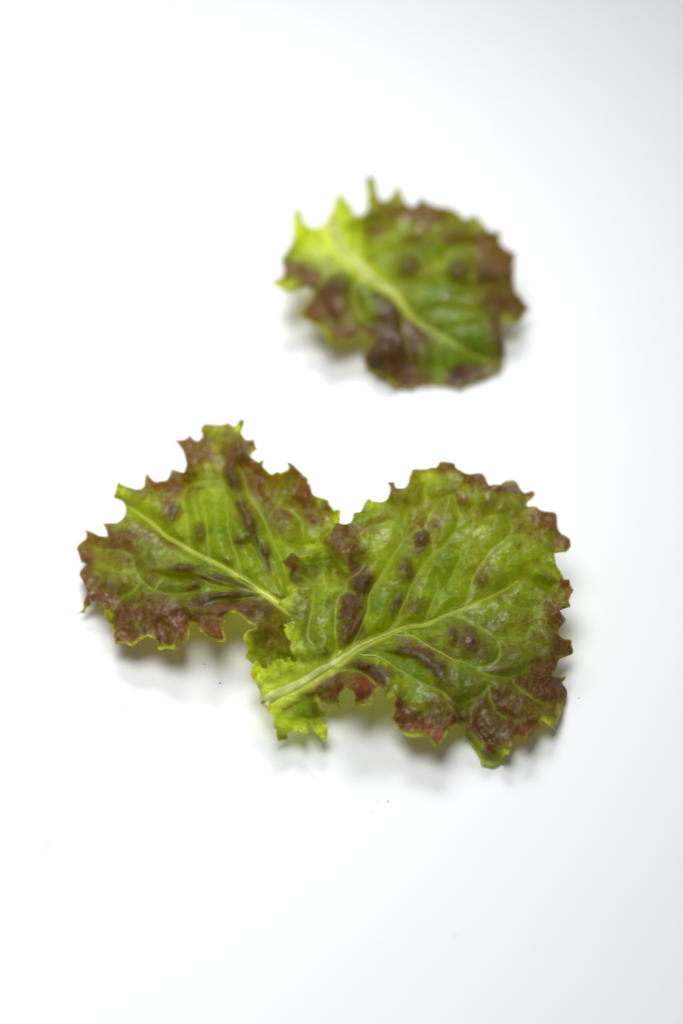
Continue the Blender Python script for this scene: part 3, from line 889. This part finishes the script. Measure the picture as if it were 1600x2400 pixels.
back_rib = (I([(800, 560), (850, 720), (930, 880), (1060, 1010), (1200, 1150), (1400, 1310)]) + L([(40, 420), (130, 560), (250, 690), (500, 850), (750, 1000), (1050, 1150)]),
            [48, 46, 42, 36, 28, 22, 17, 13, 10, 8, 6, 4])
back_veins = [
    V_(I([(1150, 1090), (1250, 1010), (1400, 960), (1568, 925)]) + J([(160, 875), (260, 830)]), 12, 5),
    V_(I([(1360, 1270), (1480, 1240)]) + J([(150, 1270), (300, 1260), (500, 1290), (700, 1330), (950, 1330)]), 11, 4),
    V_(J([(200, 900), (330, 1030), (480, 1180), (600, 1300)]), 6, 4),
    V_(L([(250, 690), (380, 600), (560, 560), (800, 600), (900, 610)]), 7, 3),
    V_(L([(500, 850), (640, 780), (800, 740), (950, 720)]), 6, 3),
    V_(I([(1020, 700), (1100, 640), (1250, 600), (1420, 620)]), 6, 3),
    V_(J([(300, 860), (420, 700), (560, 600), (640, 520)]), 5, 2.5),
    V_(J([(520, 1000), (620, 900), (760, 850), (900, 880)]), 5, 2.5),
    V_(K([(1100, 260), (1050, 380), (1080, 560), (1160, 680), (1250, 760)]), 7, 3),
    V_(K([(950, 120), (800, 200), (680, 320), (620, 460)]), 6, 3),
    V_(L([(130, 560), (120, 760), (160, 950), (200, 1150)]), 7, 3),
    V_(L([(500, 850), (480, 1000), (500, 1150), (520, 1280)]), 5, 3),
]
back_masks = dict(
    red=[(250, 580, 115, 60, 20, .95), (400, 750, 135, 95, 30, 1), (290, 780, 55, 45, 0, 1), (460, 900, 65, 45, 0, .65), (650, 960, 95, 95, 0, 1), (740, 1050, 125, 95, 20, 1),
         (790, 870, 75, 115, -20, 1), (820, 1160, 85, 45, 0, 1), (1150, 1130, 125, 55, -15, 1), (1310, 900, 45, 125, -10, .85), (1330, 720, 135, 55, 15, .95),
         (1330, 560, 105, 85, 0, 1), (1280, 430, 115, 85, 20, .75), (1100, 380, 85, 55, 0, .85), (950, 260, 125, 55, 20, .85), (900, 380, 85, 55, -30, .65),
         (680, 320, 95, 65, -30, .75), (740, 210, 55, 55, 0, .5), (850, 240, 65, 32, 0, .9), (960, 770, 32, 32, 0, .55), (1390, 790, 45, 45, 0, .65), (900, 920, 75, 65, 0, .45), (600, 880, 45, 45, 0, .75)],
    dark=[(825, 530, 55, 55, 0, 1), (1100, 560, 52, 52, 0, .95), (1240, 590, 58, 52, 0, .95), (440, 640, 62, 62, 0, .9), (650, 690, 45, 32, 0, .75), (720, 780, 52, 82, -20, .9),
          (760, 960, 82, 72, 0, .65), (640, 1060, 62, 52, 0, .75), (1080, 1150, 60, 40, 0, .6)],
    pale=[(420, 430, 190, 110, 35, .7), (330, 400, 210, 110, 30, .7), (450, 230, 70, 100, 0, 1), (225, 330, 50, 110, 0, 1), (540, 380, 55, 65, 0, .85), (610, 130, 45, 90, 0, .5), (140, 640, 80, 28, 0, .7),
          (620, 560, 150, 42, 30, .75), (760, 160, 30, 50, 0, .4), (1350, 830, 30, 30, 0, .6), (1230, 330, 60, 20, 40, .3)],
    deep=[(1180, 940, 125, 85, 0, 1), (1000, 680, 85, 55, 0, .8), (880, 440, 95, 65, 0, .8), (1050, 450, 80, 60, 0, .5), (980, 1020, 90, 50, 20, .8)],
    bend=[(560, 330, 40, 150, 0, -3.0), (1330, 560, 90, 60, 0, 3.0), (650, 1000, 90, 60, 0, 2.0)])
back_edges = [(500, 950, 600, 250, 30, .8), (700, 200, 500, 120, 20, .8)]
back = Leaf(37, back_outline, [], back_heights, RF, back_veins, back_rib, back_masks, back_edges, step=3.4)
back.build("lettuce_leaf", "blurred lettuce leaf lying farthest back, with a broad pale lime stem", "lettuce leaf",
           "red lettuce leaves on the white table", (950, 905))


# ------------------------------------------------------------------ crumbs of soil on the table
def crumb_material():
    m, nt, N, LK = nodes_of("soil_crumb")
    co = N.new('ShaderNodeTexCoord').outputs['Object']
    col = mixcol(nt, noise_n(nt, co, 3000, 2), (0.34, 0.32, 0.29), (0.48, 0.46, 0.43))
    bs = N.new('ShaderNodeBsdfPrincipled')
    LK.new(col, bs.inputs['Base Color'])
    bs.inputs['Roughness'].default_value = 0.9
    out = N.new('ShaderNodeOutputMaterial')
    LK.new(bs.outputs[0], out.inputs[0])
    return m


M_CRUMB = crumb_material()
crumbs = [
    (479, 1558, 2.6, "tiny dark crumb in the shadow under the left leaf"),
    (516, 1602, 3.0, "dark crumb on the table left of the pale cut stem"),
    (909, 1879, 2.6, "dark crumb below the front leaf, right of a fainter pair"),
    (884, 1878, 1.9, "faint crumb below the front leaf, middle of three close crumbs"),
    (873, 1907, 2.1, "small crumb below the front leaf, lowest of three close crumbs"),
    (732, 1820, 1.9, "faint crumb on the white table below the pale cut stem"),
    (716, 2010, 1.9, "lone faint crumb far below the cut stem"),
    (510, 2023, 2.0, "lone crumb in the empty white area at lower centre left"),
    (104, 1990, 2.8, "dark sliver-like crumb near the left edge of the table view"),
    (113, 1984, 2.4, "small crumb touching the sliver near the left edge"),
    (295, 1661, 1.9, "lone faint crumb below the left leaf"),
    (1064, 2193, 2.2, "lone crumb at lower right of the empty table"),
    (1356, 1636, 2.2, "crumb on the table just right of the front leaf"),
]
for i, (px, py, r, lab) in enumerate(crumbs):
    rs = np.random.RandomState(100 + i)
    c = unproject(np.array([px], float), np.array([py], float), np.array([0.0]))[0]
    rad = r * 0.00009
    verts, faces = [], []
    nl, ns = 4, 7
    sx, sy = rs.uniform(0.8, 1.5), rs.uniform(0.7, 1.1)
    for a in range(1, nl):
        for b in range(ns):
            ph, th = math.pi * a / nl, 2 * math.pi * b / ns
            k = rad * rs.uniform(0.75, 1.2)
            verts.append((k * sx * math.sin(ph) * math.cos(th), k * sy * math.sin(ph) * math.sin(th), rad * 0.7 + k * 0.7 * math.cos(ph)))
    verts += [(0, 0, rad * 1.45), (0, 0, 0)]
    t0 = len(verts) - 2
    for a in range(nl - 2):
        for b in range(ns):
            b2 = (b + 1) % ns
            faces.append((a * ns + b, (a + 1) * ns + b, (a + 1) * ns + b2, a * ns + b2))
    for b in range(ns):
        b2 = (b + 1) % ns
        faces.append((t0, b, b2))
        faces.append((t0 + 1, (nl - 2) * ns + b2, (nl - 2) * ns + b))
    me = bpy.data.meshes.new("soil_crumb")
    me.from_pydata(verts, [], faces)
    me.materials.append(M_CRUMB)
    o = bpy.data.objects.new("soil_crumb", me)
    COL.objects.link(o)
    o.location = c
    o["label"] = lab
    o["category"] = "crumb"
    o["group"] = "soil crumbs scattered on the table"
